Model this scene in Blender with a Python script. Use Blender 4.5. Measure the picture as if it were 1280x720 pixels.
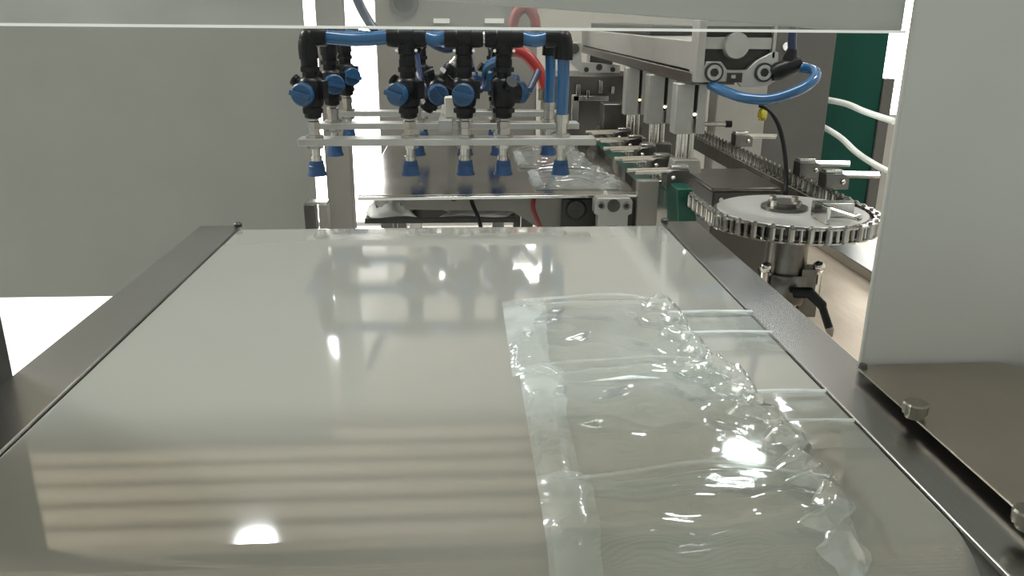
import bpy, math, random
from mathutils import Vector, Matrix, Euler
random.seed(7)
rad = math.radians
for o in list(bpy.data.objects):
    bpy.data.objects.remove(o, do_unlink=True)
scene = bpy.context.scene
col = scene.collection

# ------------------------------------------------------------------ camera
F_PX, CAM_H = 1013.0, 1.15
cam_data = bpy.data.cameras.new('camera')
cam_data.sensor_width = 36.0
cam_data.lens = F_PX * 36.0 / 1280.0
cam_data.clip_start = 0.02
cam = bpy.data.objects.new('camera', cam_data)
col.objects.link(cam)
CAM_R = (Matrix.Rotation(rad(-3.48), 3, 'Z') @ Matrix.Rotation(rad(90 - 18.45), 3, 'X')
         @ Matrix.Rotation(rad(0.35), 3, 'Z'))
cam.matrix_world = Matrix.Translation((0, 0, CAM_H)) @ CAM_R.to_4x4()
scene.camera = cam

# ------------------------------------------------------------------ world, exposure
world = bpy.data.worlds.new('daylight')
scene.world = world
world.use_nodes = True
bg = world.node_tree.nodes['Background']
bg.inputs['Color'].default_value = (0.93, 1.0, 0.95, 1)
bg.inputs['Strength'].default_value = 0.83
vs = scene.view_settings
vs.view_transform = 'Standard'
vs.look = 'None'
vs.gamma = 1.0
vs.use_curve_mapping = False
vs.exposure = 0.0
try:
    scene.cycles.transparent_max_bounces = 24
    scene.cycles.max_bounces = 8
except Exception:
    pass


def area_lamp(name, loc, size, power, color=(1, 1, 1), size_y=None):
    d = bpy.data.lights.new(name, 'AREA')
    d.energy = power
    d.color = color
    d.size = size
    d.shape = 'DISK'
    if size_y:
        d.shape = 'RECTANGLE'
        d.size_y = size_y
    o = bpy.data.objects.new(name, d)
    o.location = loc
    col.objects.link(o)
    return o


# ------------------------------------------------------------------ pixel helpers (1280 x 720 frame)
def ray(x, y):
    return CAM_R @ Vector(((x - 640) / F_PX, -(y - 360) / F_PX, -1))


def at(x, y, Y):
    d = ray(x, y)
    return Vector((0, 0, CAM_H)) + d * (Y / d.y)


def on(x, y, z):
    d = ray(x, y)
    return Vector((0, 0, CAM_H)) + d * ((z - CAM_H) / d.z)


# ------------------------------------------------------------------ materials
MATS = {}


def mat(name, color, rough=0.5, metal=0.0, noise=0.06, nscale=30.0, stretch=(1, 1, 1), bump=0.0, bscale=80.0,
        coat=0.0, spec=0.5, trans=0.0, emit=None, rvar=0.0, aniso=0.0):
    m = bpy.data.materials.new(name)
    m.use_nodes = True
    nt = m.node_tree
    b = nt.nodes['Principled BSDF']
    b.inputs['Roughness'].default_value = rough
    b.inputs['Metallic'].default_value = metal
    b.inputs['Coat Weight'].default_value = coat
    b.inputs['Coat Roughness'].default_value = 0.04
    b.inputs['Specular IOR Level'].default_value = spec
    b.inputs['Transmission Weight'].default_value = trans
    b.inputs['Anisotropic'].default_value = aniso
    tc = nt.nodes.new('ShaderNodeTexCoord')
    mp = nt.nodes.new('ShaderNodeMapping')
    mp.inputs['Scale'].default_value = stretch
    nt.links.new(tc.outputs['Object'], mp.inputs['Vector'])
    nz = nt.nodes.new('ShaderNodeTexNoise')
    nz.inputs['Scale'].default_value = nscale
    nz.inputs['Detail'].default_value = 4
    nt.links.new(mp.outputs['Vector'], nz.inputs['Vector'])
    cr = nt.nodes.new('ShaderNodeValToRGB')
    cr.color_ramp.elements[0].position = 0.3
    cr.color_ramp.elements[1].position = 0.7
    cr.color_ramp.elements[0].color = [max(0, c * (1 - noise)) for c in color] + [1]
    cr.color_ramp.elements[1].color = [min(1, c * (1 + noise)) for c in color] + [1]
    nt.links.new(nz.outputs['Fac'], cr.inputs['Fac'])
    nt.links.new(cr.outputs['Color'], b.inputs['Base Color'])
    if rvar:
        mr = nt.nodes.new('ShaderNodeMapRange')
        mr.inputs['To Min'].default_value = max(0.02, rough - rvar)
        mr.inputs['To Max'].default_value = rough + rvar
        nt.links.new(nz.outputs['Fac'], mr.inputs['Value'])
        nt.links.new(mr.outputs['Result'], b.inputs['Roughness'])
    if bump:
        n2 = nt.nodes.new('ShaderNodeTexNoise')
        n2.inputs['Scale'].default_value = bscale
        nt.links.new(mp.outputs['Vector'], n2.inputs['Vector'])
        bp = nt.nodes.new('ShaderNodeBump')
        bp.inputs['Strength'].default_value = bump
        bp.inputs['Distance'].default_value = 0.002
        nt.links.new(n2.outputs['Fac'], bp.inputs['Height'])
        nt.links.new(bp.outputs['Normal'], b.inputs['Normal'])
    if emit:
        b.inputs['Emission Color'].default_value = list(emit[0]) + [1]
        b.inputs['Emission Strength'].default_value = emit[1]
    MATS[name] = m
    return m


def film(name, haze, gloss, rough, tint=(0.96, 0.98, 0.97), bump=0.0, bscale=40):
    m = bpy.data.materials.new(name)
    m.use_nodes = True
    nt = m.node_tree
    for n in list(nt.nodes):
        nt.nodes.remove(n)
    out = nt.nodes.new('ShaderNodeOutputMaterial')
    tr = nt.nodes.new('ShaderNodeBsdfTransparent')
    tr.inputs['Color'].default_value = list(tint) + [1]
    gl = nt.nodes.new('ShaderNodeBsdfGlossy')
    gl.inputs['Roughness'].default_value = rough
    fr = nt.nodes.new('ShaderNodeLayerWeight')
    fr.inputs['Blend'].default_value = 0.5
    pw = nt.nodes.new('ShaderNodeMath')
    pw.operation = 'POWER'
    pw.inputs[1].default_value = 4.0
    nt.links.new(fr.outputs['Facing'], pw.inputs[0])
    mul = nt.nodes.new('ShaderNodeMath')
    mul.operation = 'MULTIPLY_ADD'
    mul.use_clamp = True
    mul.inputs[1].default_value = 0.5 * gloss
    mul.inputs[2].default_value = 0.05 * gloss
    nt.links.new(pw.outputs[0], mul.inputs[0])
    m1 = nt.nodes.new('ShaderNodeMixShader')
    nt.links.new(mul.outputs[0], m1.inputs[0])
    nt.links.new(tr.outputs[0], m1.inputs[1])
    nt.links.new(gl.outputs[0], m1.inputs[2])
    df = nt.nodes.new('ShaderNodeBsdfDiffuse')
    df.inputs['Color'].default_value = (0.88, 0.92, 0.92, 1)
    tl = nt.nodes.new('ShaderNodeBsdfTranslucent')
    tl.inputs['Color'].default_value = (0.88, 0.92, 0.92, 1)
    m2 = nt.nodes.new('ShaderNodeMixShader')
    m2.inputs[0].default_value = 0.4
    nt.links.new(df.outputs[0], m2.inputs[1])
    nt.links.new(tl.outputs[0], m2.inputs[2])
    tc = nt.nodes.new('ShaderNodeTexCoord')
    nz = nt.nodes.new('ShaderNodeTexNoise')
    nz.inputs['Scale'].default_value = 14
    nz.inputs['Detail'].default_value = 3
    nt.links.new(tc.outputs['Object'], nz.inputs['Vector'])
    mr = nt.nodes.new('ShaderNodeMapRange')
    mr.inputs['From Min'].default_value = 0.3
    mr.inputs['From Max'].default_value = 0.7
    mr.inputs['To Min'].default_value = haze * 0.5
    mr.inputs['To Max'].default_value = haze * 1.5
    nt.links.new(nz.outputs['Fac'], mr.inputs['Value'])
    m3 = nt.nodes.new('ShaderNodeMixShader')
    nt.links.new(mr.outputs['Result'], m3.inputs[0])
    nt.links.new(m1.outputs[0], m3.inputs[1])
    nt.links.new(m2.outputs[0], m3.inputs[2])
    nt.links.new(m3.outputs[0], out.inputs['Surface'])
    if bump:
        n2 = nt.nodes.new('ShaderNodeTexNoise')
        n2.inputs['Scale'].default_value = bscale
        n2.inputs['Detail'].default_value = 2
        nt.links.new(tc.outputs['Object'], n2.inputs['Vector'])
        bp = nt.nodes.new('ShaderNodeBump')
        bp.inputs['Strength'].default_value = bump
        bp.inputs['Distance'].default_value = 0.004
        nt.links.new(n2.outputs['Fac'], bp.inputs['Height'])
        for s in (gl, fr):
            nt.links.new(bp.outputs['Normal'], s.inputs['Normal'])
    MATS[name] = m
    return m


def emitter(name, color, strength):
    m = bpy.data.materials.new(name)
    m.use_nodes = True
    nt = m.node_tree
    for n in list(nt.nodes):
        nt.nodes.remove(n)
    out = nt.nodes.new('ShaderNodeOutputMaterial')
    e = nt.nodes.new('ShaderNodeEmission')
    e.inputs['Color'].default_value = list(color) + [1]
    e.inputs['Strength'].default_value = strength
    nt.links.new(e.outputs[0], out.inputs['Surface'])
    MATS[name] = m
    return m


mat('belt', (0.28, 0.283, 0.258), rough=0.06, noise=0.02, nscale=5, coat=1.0, spec=0.5)
mat('rail_steel', (0.37, 0.37, 0.36), rough=0.27, metal=1.0, noise=0.05, nscale=30, stretch=(20, 1, 20))
mat('plate_steel', (0.46, 0.41, 0.355), rough=0.34, metal=1.0, noise=0.08, nscale=12, rvar=0.06)
mat('deck_steel', (0.80, 0.68, 0.56), rough=0.34, metal=0.7, noise=0.06, nscale=20, stretch=(6, 1, 6))  # peach of warm reflections put into the steel's base colour
mat('tray_steel', (0.47, 0.46, 0.44), rough=0.16, metal=1.0, noise=0.08, nscale=16, rvar=0.05)
mat('guard_grey', (0.24, 0.245, 0.222), rough=0.45, noise=0.03, nscale=6, spec=0.4)
mat('guard_pale', (0.40, 0.402, 0.378), rough=0.45, noise=0.03, nscale=6, spec=0.4)
mat('dark_post', (0.022, 0.022, 0.02), rough=0.5, noise=0.2)
mat('steel', (0.52, 0.51, 0.48), rough=0.25, metal=1.0, noise=0.1, nscale=60)
mat('nipple_steel', (0.34, 0.33, 0.31), rough=0.28, metal=1.0, noise=0.1)
mat('bright_steel', (0.62, 0.61, 0.58), rough=0.14, metal=1.0, noise=0.06, nscale=60)
mat('dark_steel', (0.14, 0.135, 0.125), rough=0.3, metal=1.0, noise=0.15, nscale=40)
mat('black_iron', (0.035, 0.034, 0.03), rough=0.42, metal=0.3, noise=0.2, nscale=50)
mat('aluminium', (0.40, 0.40, 0.38), rough=0.36, metal=0.6, noise=0.05, nscale=50, stretch=(1, 8, 1))
mat('grey_paint', (0.20, 0.19, 0.17), rough=0.5, noise=0.06, nscale=8)
mat('brown_grey', (0.072, 0.067, 0.06), rough=0.5, noise=0.08, nscale=8)
mat('column_grey', (0.27, 0.255, 0.23), rough=0.42, metal=0.4, noise=0.06, nscale=10)
mat('black_plastic', (0.006, 0.007, 0.008), rough=0.36, noise=0.2, spec=0.25)
mat('blue_tube', (0.012, 0.085, 0.21), rough=0.22, noise=0.08, nscale=20, coat=0.3)
mat('blue_knob', (0.008, 0.06, 0.15), rough=0.4, noise=0.1, nscale=40)
mat('blue_cup', (0.012, 0.06, 0.17), rough=0.42, noise=0.1, nscale=40)
mat('dark_blue_tube', (0.010, 0.022, 0.07), rough=0.3, noise=0.1)
mat('red_hose', (0.27, 0.018, 0.014), rough=0.35, noise=0.1)
mat('red_dull', (0.20, 0.028, 0.025), rough=0.5, noise=0.15)
mat('green_plastic', (0.0, 0.060, 0.040), rough=0.35, noise=0.1)
mat('green_panel', (0.0, 0.040, 0.027), rough=0.5, noise=0.14, nscale=3, stretch=(6, 1, 0.4), spec=0.2)
mat('white_hose', (0.80, 0.83, 0.78), rough=0.3, noise=0.04)
mat('white_sheet', (0.82, 0.82, 0.80), rough=0.5, noise=0.05, nscale=12)
mat('ivory_block', (0.55, 0.53, 0.46), rough=0.5, noise=0.05)
mat('yellow_brass', (0.50, 0.42, 0.06), rough=0.25, metal=0.8, noise=0.1)
mat('acrylic_edge_glow', (0.92, 0.93, 0.90), rough=0.25, noise=0.01)  # white stands in for light gathered along the acrylic's lower edge
mat('floor_white', (0.86, 0.86, 0.83), rough=0.35, noise=0.03, nscale=3)
mat('wall_white', (0.74, 0.69, 0.61), rough=0.8, noise=0.03, nscale=3)
mat('wall_grey', (0.33, 0.315, 0.285), rough=0.8, noise=0.03, nscale=3)
mat('screw_steel', (0.20, 0.19, 0.16), rough=0.4, metal=0.7, noise=0.1)
mat('chain_steel', (0.42, 0.41, 0.39), rough=0.2, metal=1.0, noise=0.1)
mat('wall_frame', (0.30, 0.29, 0.26), rough=0.5, noise=0.03)
mat('slat_beige', (0.90, 0.80, 0.68), rough=0.55, noise=0.04)
mat('ceiling_dark', (0.40, 0.34, 0.27), rough=0.9, noise=0.06)
film('pouch_film', 0.085, 1.7, 0.07, bump=0.35, bscale=22)
film('seal_film', 0.26, 1.8, 0.10, bump=0.25, bscale=60)
film('flap_film', 0.10, 1.6, 0.08, bump=0.15, bscale=30)
film('fold_film', 0.13, 2.6, 0.08, bump=0.3, bscale=50)
film('weld_film', 0.75, 2.0, 0.12)
film('acrylic', 0.07, 0.5, 0.03, tint=(0.93, 0.93, 0.92))
emitter('window_light', (1.0, 0.99, 0.96), 7.0)
emitter('window_dim', (1.0, 0.97, 0.90), 1.1)
emitter('lamp_light', (0.92, 0.98, 1.0), 18.0)
emitter('led_amber', (1.0, 0.62, 0.25), 6.0)
emitter('led_white', (1.0, 0.95, 0.8), 6.0)


# ------------------------------------------------------------------ mesh helpers
class MB:
    def __init__(self):
        self.v, self.f = [], []

    def _add(self, vs, fs):
        n = len(self.v)
        self.v += [Vector(p) for p in vs]
        self.f += [tuple(i + n for i in f) for f in fs]
        return self

    def box(self, c, s, rot=None):
        c = Vector(c)
        hx, hy, hz = s[0] / 2, s[1] / 2, s[2] / 2
        p = [Vector((x, y, z)) for z in (-hz, hz) for y in (-hy, hy) for x in (-hx, hx)]
        if rot is not None:
            p = [rot @ q for q in p]
        return self._add([c + q for q in p],
                         [(0, 2, 3, 1), (4, 5, 7, 6), (0, 1, 5, 4), (2, 6, 7, 3), (0, 4, 6, 2), (1, 3, 7, 5)])

    def span(self, x0, x1, y0, y1, z0, z1):
        return self.box(((x0 + x1) / 2, (y0 + y1) / 2, (z0 + z1) / 2), (x1 - x0, y1 - y0, z1 - z0))

    def cyl(self, a, b, r0, r1=None, n=16):
        r1 = r0 if r1 is None else r1
        return self.turn(a, b, [(0, r0), (1, r1)], n)

    def turn(self, a, b, prof, n=16, cap=True):
        """profile [(t along a->b, radius)]"""
        a, b = Vector(a), Vector(b)
        d = (b - a)
        q = d.to_track_quat('Z', 'Y')
        vs, fs = [], []
        for t, r in prof:
            for i in range(n):
                w = 2 * math.pi * i / n
                vs.append(a + d * t + q @ Vector((r * math.cos(w), r * math.sin(w), 0)))
        for k in range(len(prof) - 1):
            for i in range(n):
                j = (i + 1) % n
                fs.append((k * n + i, k * n + j, (k + 1) * n + j, (k + 1) * n + i))
        if cap:
            fs.append(tuple(reversed(range(n))))
            fs.append(tuple(range((len(prof) - 1) * n, len(prof) * n)))
        return self._add(vs, fs)

    def ring(self, a, b, ro, ri, n=24):
        a, b = Vector(a), Vector(b)
        d = b - a
        q = d.to_track_quat('Z', 'Y')
        vs, fs = [], []
        for base, r in ((a, ro), (b, ro), (b, ri), (a, ri)):
            for i in range(n):
                w = 2 * math.pi * i / n
                vs.append(base + q @ Vector((r * math.cos(w), r * math.sin(w), 0)))
        for k in range(4):
            for i in range(n):
                j = (i + 1) % n
                k2 = (k + 1) % 4
                fs.append((k * n + i, k * n + j, k2 * n + j, k2 * n + i))
        return self._add(vs, fs)

    def tube(self, pts, r, n=10, sub=6):
        pts = [Vector(p) for p in pts]
        path = []
        m = len(pts)
        for i in range(m - 1):
            p0, p1, p2, p3 = pts[max(i - 1, 0)], pts[i], pts[i + 1], pts[min(i + 2, m - 1)]
            for k in range(sub):
                t = k / sub
                path.append(0.5 * ((2 * p1) + (p2 - p0) * t + (2 * p0 - 5 * p1 + 4 * p2 - p3) * t * t
                                   + (3 * p1 - p0 - 3 * p2 + p3) * t ** 3))
        path.append(pts[-1])
        vs, fs = [], []
        nrm = None
        for i, p in enumerate(path):
            tg = (path[min(i + 1, len(path) - 1)] - path[max(i - 1, 0)]).normalized()
            if nrm is None:
                nrm = tg.orthogonal().normalized()
            nrm = (nrm - tg * nrm.dot(tg)).normalized()
            bn = tg.cross(nrm)
            for k in range(n):
                w = 2 * math.pi * k / n
                vs.append(p + r * (math.cos(w) * nrm + math.sin(w) * bn))
        L = len(path)
        for i in range(L - 1):
            for k in range(n):
                j = (k + 1) % n
                fs.append((i * n + k, i * n + j, (i + 1) * n + j, (i + 1) * n + k))
        fs.append(tuple(reversed(range(n))))
        fs.append(tuple(range((L - 1) * n, L * n)))
        return self._add(vs, fs)

    def prism(self, poly, fn, a, b):
        """poly: 2d points, fn(u, v, w) -> 3d"""
        n = len(poly)
        vs = [fn(u, v, a) for u, v in poly] + [fn(u, v, b) for u, v in poly]
        fs = [tuple(reversed(range(n))), tuple(range(n, 2 * n))]
        for i in range(n):
            j = (i + 1) % n
            fs.append((i, j, n + j, n + i))
        return self._add(vs, fs)

    def ball(self, c, r, n=10):
        c = Vector(c)
        pr = [(0.5 - 0.5 * math.cos(math.pi * k / 6), max(r * math.sin(math.pi * k / 6), r * 0.02)) for k in range(7)]
        return self.turn(c - Vector((0, 0, r)), c + Vector((0, 0, r)), pr, n)

    def build(self, name, m, parent=None, bevel=0.0, smooth=35, origin=None):
        off = Vector((0, 0, 0))
        if origin is not None:
            off = Vector(origin)
        elif parent is not None:
            p = parent
            while p is not None:
                off = off + p.location
                p = p.parent
        me = bpy.data.meshes.new(name)
        me.from_pydata([tuple(p - off) for p in self.v], [], self.f)
        me.validate()
        # consistent outward normals
        import bmesh
        bm = bmesh.new()
        bm.from_mesh(me)
        bmesh.ops.recalc_face_normals(bm, faces=bm.faces)
        bm.to_mesh(me)
        bm.free()
        if smooth:
            me.shade_smooth()
            me.set_sharp_from_angle(angle=rad(smooth))
        me.materials.append(MATS[m])
        o = bpy.data.objects.new(name, me)
        col.objects.link(o)
        if parent is not None:
            o.parent = parent
        elif origin is not None:
            o.location = off
        if bevel:
            bv = o.modifiers.new('bevel', 'BEVEL')
            bv.width = bevel
            bv.segments = 2
            bv.limit_method = 'ANGLE'
            bv.angle_limit = rad(50)
        return o


def tag(o, label=None, cat=None, group=None, kind=None):
    if label:
        o['label'] = label
    if cat:
        o['category'] = cat
    if group:
        o['group'] = group
    if kind:
        o['kind'] = kind
    return o


def thing(name, label, cat, loc=(0, 0, 0), group=None):
    o = bpy.data.objects.new(name, None)
    o.empty_display_size = 0.05
    o.location = loc
    col.objects.link(o)
    return tag(o, label, cat, group)


def clone(o, parent=None, loc=None):
    c = o.copy()
    col.objects.link(c)
    c.parent = parent
    if loc is not None:
        c.location = loc
    for ch in list(o.children):
        clone(ch, c)
    return c


# ================================================================== the room
RX0, RX1, RY0, RY1, RZ = -3.2, 3.4, -1.2, 4.6, 2.98
tag(MB().span(RX0, RX1, RY0, RY1, -0.1, 0).build('floor', 'floor_white'), 'glossy white factory floor under the machine', kind='structure')
ceil = tag(MB().span(RX0, RX1, RY0, RY1, RZ + 0.04, RZ + 0.1).build('ceiling', 'ceiling_dark'), 'beige strip ceiling above the machine', kind='structure')
slat0 = None
k = 0
y = RY0 + 0.08
while y < RY1 - 0.05:
    if slat0 is None:
        slat0 = MB().box((0, 0, 0), (RX1 - RX0 - 0.02, 0.125, 0.018)).build('slat', 'slat_beige', ceil)
        s = slat0
    else:
        s = slat0.copy()
        col.objects.link(s)
    s.location = ((RX0 + RX1) / 2, y, RZ + 0.005)
    y += 0.2

tag(MB().span(RX0 - 0.1, RX0, RY0, RY1, 0, RZ + 0.1).build('wall_left', 'wall_white'), 'plain pale wall on the left of the hall', kind='structure')
tag(MB().span(RX1, RX1 + 0.1, RY0, RY1, 0, RZ + 0.1).build('wall_right', 'wall_white'), 'plain pale wall on the right of the hall', kind='structure')


def wall_with_holes(name, x0, x1, z0, z1, y0, y1, holes, m):
    xs = sorted({x0, x1} | {h[0] for h in holes} | {h[1] for h in holes})
    zs = sorted({z0, z1} | {h[2] for h in holes} | {h[3] for h in holes})
    mb = MB()
    for i in range(len(xs) - 1):
        for j in range(len(zs) - 1):
            cx, cz = (xs[i] + xs[i + 1]) / 2, (zs[j] + zs[j + 1]) / 2
            if any(h[0] < cx < h[1] and h[2] < cz < h[3] for h in holes):
                continue
            mb.span(xs[i], xs[i + 1], y0, y1, zs[j], zs[j + 1])
    return mb.build(name, m)


HOLES = [(-1.05, -0.44, 0.0, 2.06), (-0.21, -0.04, 1.745, 2.05), (0.25, 0.53, 1.745, 2.13), (2.22, 2.62, 0.62, 1.75)]
tag(wall_with_holes('wall_far', RX0, RX1, 0, RZ + 0.1, RY1, RY1 + 0.12, HOLES, 'wall_grey'),
    'pale far wall behind the machine with bright openings', kind='structure')


def frame_rect(x0, x1, z0, z1, y0, y1, w):
    mb = MB()
    mb.span(x0, x0 + w, y0, y1, z0, z1)
    mb.span(x1 - w, x1, y0, y1, z0, z1)
    mb.span(x0 + w, x1 - w, y0, y1, z1 - w, z1)
    mb.span(x0 + w, x1 - w, y0, y1, z0, z0 + w)
    return mb


door = tag(frame_rect(-1.05, -0.44, 0.0, 2.06, RY1 + 0.02, RY1 + 0.07, 0.02).build('door_1', 'wall_frame'),
           'blown out glazed door behind the suction head', kind='structure')
for (a, b, c, d, mm) in ((-1.03, -0.46, 0.02, 1.70, 'window_light'), (-1.03, -0.46, 1.757, 1.86, 'window_dim'), (-1.03, -0.46, 1.945, 2.04, 'window_dim')):
    MB().span(a, b, RY1 + 0.04, RY1 + 0.05, c, d).build('pane', mm, door)
MB().span(-1.03, -0.46, RY1 + 0.02, RY1 + 0.07, 1.70, 1.757).build('door_rail', 'wall_frame', door)
MB().span(-1.03, -0.46, RY1 + 0.02, RY1 + 0.07, 1.86, 1.945).build('door_rail', 'wall_frame', door)


def window(n, x0, x1, z0, z1, panes, label):
    w = tag(frame_rect(x0, x1, z0, z1, RY1 + 0.02, RY1 + 0.08, 0.01).build('window_%d' % n, 'wall_frame'), label, kind='structure')
    for p in panes:
        MB().span(p[0], p[1], RY1 + 0.045, RY1 + 0.055, p[2], p[3]).build('pane', 'window_light', w)
    return w


w = window(2, -0.21, -0.04, 1.745, 2.05, [(-0.2, -0.083, 1.755, 1.845), (-0.15, -0.05, 1.942, 2.04)], 'small high window of two bright panes')
MB().span(-0.2, -0.05, RY1 + 0.02, RY1 + 0.08, 1.845, 1.942).build('transom', 'wall_frame', w)
MB().span(-0.083, -0.05, RY1 + 0.02, RY1 + 0.08, 1.755, 1.845).build('jamb', 'wall_frame', w)
MB().span(-0.2, -0.15, RY1 + 0.02, RY1 + 0.08, 1.942, 2.04).build('jamb', 'wall_frame', w)
w = window(3, 0.25, 0.53, 1.745, 2.13, [(0.26, 0.42, 1.755, 1.85), (0.26, 0.463, 1.952, 2.12), (0.48, 0.52, 1.952, 2.12)], 'larger high window with a mullion and transom')
MB().span(0.26, 0.52, RY1 + 0.02, RY1 + 0.08, 1.85, 1.952).build('transom', 'wall_frame', w)
MB().span(0.463, 0.48, RY1 + 0.02, RY1 + 0.08, 1.952, 2.12).build('mullion', 'wall_frame', w)
MB().span(0.42, 0.52, RY1 + 0.02, RY1 + 0.08, 1.755, 1.85).build('jamb', 'wall_frame', w)
window(4, 2.22, 2.62, 0.62, 1.75, [(2.23, 2.61, 0.63, 1.74)], 'bright window beside the green panel')

# round ceiling luminaires, built where the belt's reflections place them
def ceiling_lamp(x, y, r, power, label):
    t = thing('ceiling_lamp', label, 'lamp', (x, y, RZ - 0.03), 'round ceiling lamps')
    MB().turn((x, y, RZ - 0.005), (x, y, RZ - 0.05), [(0, r * 1.12), (0.6, r * 1.12), (1, r * 1.02)], 28).build('housing', 'wall_frame', t)
    MB().turn((x, y, RZ - 0.051), (x, y, RZ - 0.058), [(0, r), (1, r * 0.9)], 28).build('diffuser', 'lamp_light', t)
    if power:
        area_lamp('lamp_glow', (x, y, RZ - 0.07), r * 2, power, (0.95, 0.99, 1.0))


ceiling_lamp(-1.0, 3.31, 0.085, 8, 'round ceiling lamp mirrored in the front left of the belt')
ceiling_lamp(1.6, 4.05, 0.12, 8, 'round ceiling lamp towards the green panel, mirrored in the clear bags')


def fill_panel(x, y, sx, sy, power, label):  # fill panels added out of view to light floor, belt and machine
    t = thing('fill_panel', label, 'lamp', (x, y, RZ - 0.03), 'added ceiling fill panels')
    mb = MB()
    mb.span(x - sx / 2 - 0.02, x + sx / 2 + 0.02, y - sy / 2 - 0.02, y + sy / 2 + 0.02, RZ - 0.04, RZ - 0.005)
    mb.build('housing', 'wall_frame', t, 0.004)
    MB().span(x - sx / 2, x + sx / 2, y - sy / 2, y + sy / 2, RZ - 0.046, RZ - 0.041).build('diffuser', 'lamp_light', t)
    area_lamp('fill_glow', (x, y, RZ - 0.06), sx, power, (0.97, 1.0, 0.97), sy)


fill_panel(-2.75, 2.6, 0.7, 0.5, 120, 'added fill panel that whitens the floor left of the guard sheet')
fill_panel(0.2, 1.2, 1.2, 0.4, 3.5, 'added fill panel above the belt')
fill_panel(2.0, 1.6, 0.6, 0.5, 16, 'added fill panel above the chain wheel side')

# upright wall lamp on the far wall, mirrored as a tall oval in the belt
t = thing('wall_lamp', 'upright oval wall lamp mirrored on the belt left of the middle', 'lamp', (-0.74, RY1 - 0.02, 2.15))
MB().span(-0.83, -0.69, RY1 - 0.03, RY1 - 0.002, 2.08, 2.50).build('back_plate', 'wall_frame', t, 0.01)
MB().turn((-0.76, RY1 - 0.085, 2.11), (-0.76, RY1 - 0.085, 2.47),
          [(0, 0.012), (0.06, 0.03), (0.25, 0.048), (0.5, 0.053), (0.75, 0.048), (0.94, 0.03), (1, 0.012)], 20).build('diffuser', 'lamp_light', t)

# ================================================================== belt conveyor
BZ = 0.85
BX0, BX1 = -0.333, 0.303
conv = thing('belt_conveyor', 'wide glossy cream conveyor belt between steel side rails in the foreground', 'conveyor', (-0.015, 0.8, 0))
# belt loop profile (y, z) around two rollers
def loop(rn, rf, yn, yf, shrink=0.0):
    pts = []
    rn_, rf_ = rn - shrink, rf - shrink
    for i in range(25):
        a = rad(90 + 180 * i / 24)
        pts.append((yn + rn_ * math.cos(a), BZ - rn + rn_ * math.sin(a)))
    pts.append((yn + 0.001, BZ - rn - rn_))
    pts.append((yf - 0.001, BZ - rf - rf_))
    for i in range(13):
        a = rad(-90 + 180 * i / 12)
        pts.append((yf + rf_ * math.cos(a), BZ - rf + rf_ * math.sin(a)))
    pts.append((yf - 0.001, BZ - rf + rf_))
    pts.append((yn + 0.001, BZ - rn + rn_))
    return pts


outer = loop(0.055, 0.02, 0.42, 1.186)
inner = loop(0.055, 0.02, 0.42, 1.186, 0.003)
mb = MB()
n = len(outer)
vs = []
for X in (BX0, BX1):
    for P in (outer, inner):
        vs += [(X, p[0], p[1]) for p in P]
fs = []
for i in range(n):
    j = (i + 1) % n
    fs.append((i, j, 2 * n + j, 2 * n + i))
    fs.append((n + i, 3 * n + i, 3 * n + j, n + j))
    fs.append((i, n + i, n + j, j))
    fs.append((2 * n + i, 2 * n + j, 3 * n + j, 3 * n + i))
mb._add(vs, fs)
mb.build('belt', 'belt', conv)
MB().span(BX0 + 0.01, BX1 - 0.01, 0.47, 1.16, 0.815, 0.846).build('slider_bed', 'dark_steel', conv)
MB().cyl((BX0 + 0.005, 0.42, BZ - 0.055), (BX1 - 0.005, 0.42, BZ - 0.055), 0.0518, n=32).build('drive_roller', 'dark_steel', conv)
MB().cyl((BX0 + 0.005, 1.186, BZ - 0.02), (BX1 - 0.005, 1.186, BZ - 0.02), 0.0168, n=20).build('nose_roller', 'dark_steel', conv)


def rail(x0, x1, web_x, y0, y1):
    mb = MB()
    mb.span(x0, x1, y0, y1, BZ - 0.002, BZ + 0.003)
    mb.span(web_x - 0.003, web_x + 0.003, y0, y1, BZ - 0.11, BZ - 0.002)
    mb.span(min(x0, x1), max(x0, x1), y0, y1, BZ - 0.115, BZ - 0.11)
    return mb


rl = rail(-0.393, BX0 - 0.001, -0.389, 0.28, 1.20).build('side_rail', 'rail_steel', conv, 0.0012)
rr = rail(BX1 + 0.001, 0.359, 0.354, 0.28, 1.204).build('side_rail', 'rail_steel', conv, 0.0012)
MB().turn((-0.336, 1.194, BZ + 0.003), (-0.336, 1.194, BZ + 0.009), [(0, 0.006), (0.7, 0.006), (1, 0.004)], 10).build('corner_screw', 'black_iron', conv)
MB().turn((0.307, 1.198, BZ + 0.003), (0.307, 1.198, BZ + 0.009), [(0, 0.006), (0.7, 0.006), (1, 0.004)], 10).build('corner_screw', 'black_iron', conv)
for X in (-0.365, 0.33):
    for Yl in (0.45, 1.1):
        m_ = MB().span(X - 0.02, X + 0.02, Yl - 0.02, Yl + 0.02, 0.02, BZ - 0.114)
        m_.cyl((X, Yl, 0), (X, Yl, 0.022), 0.03)
        m_.build('leg', 'steel', conv, 0.002)

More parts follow.
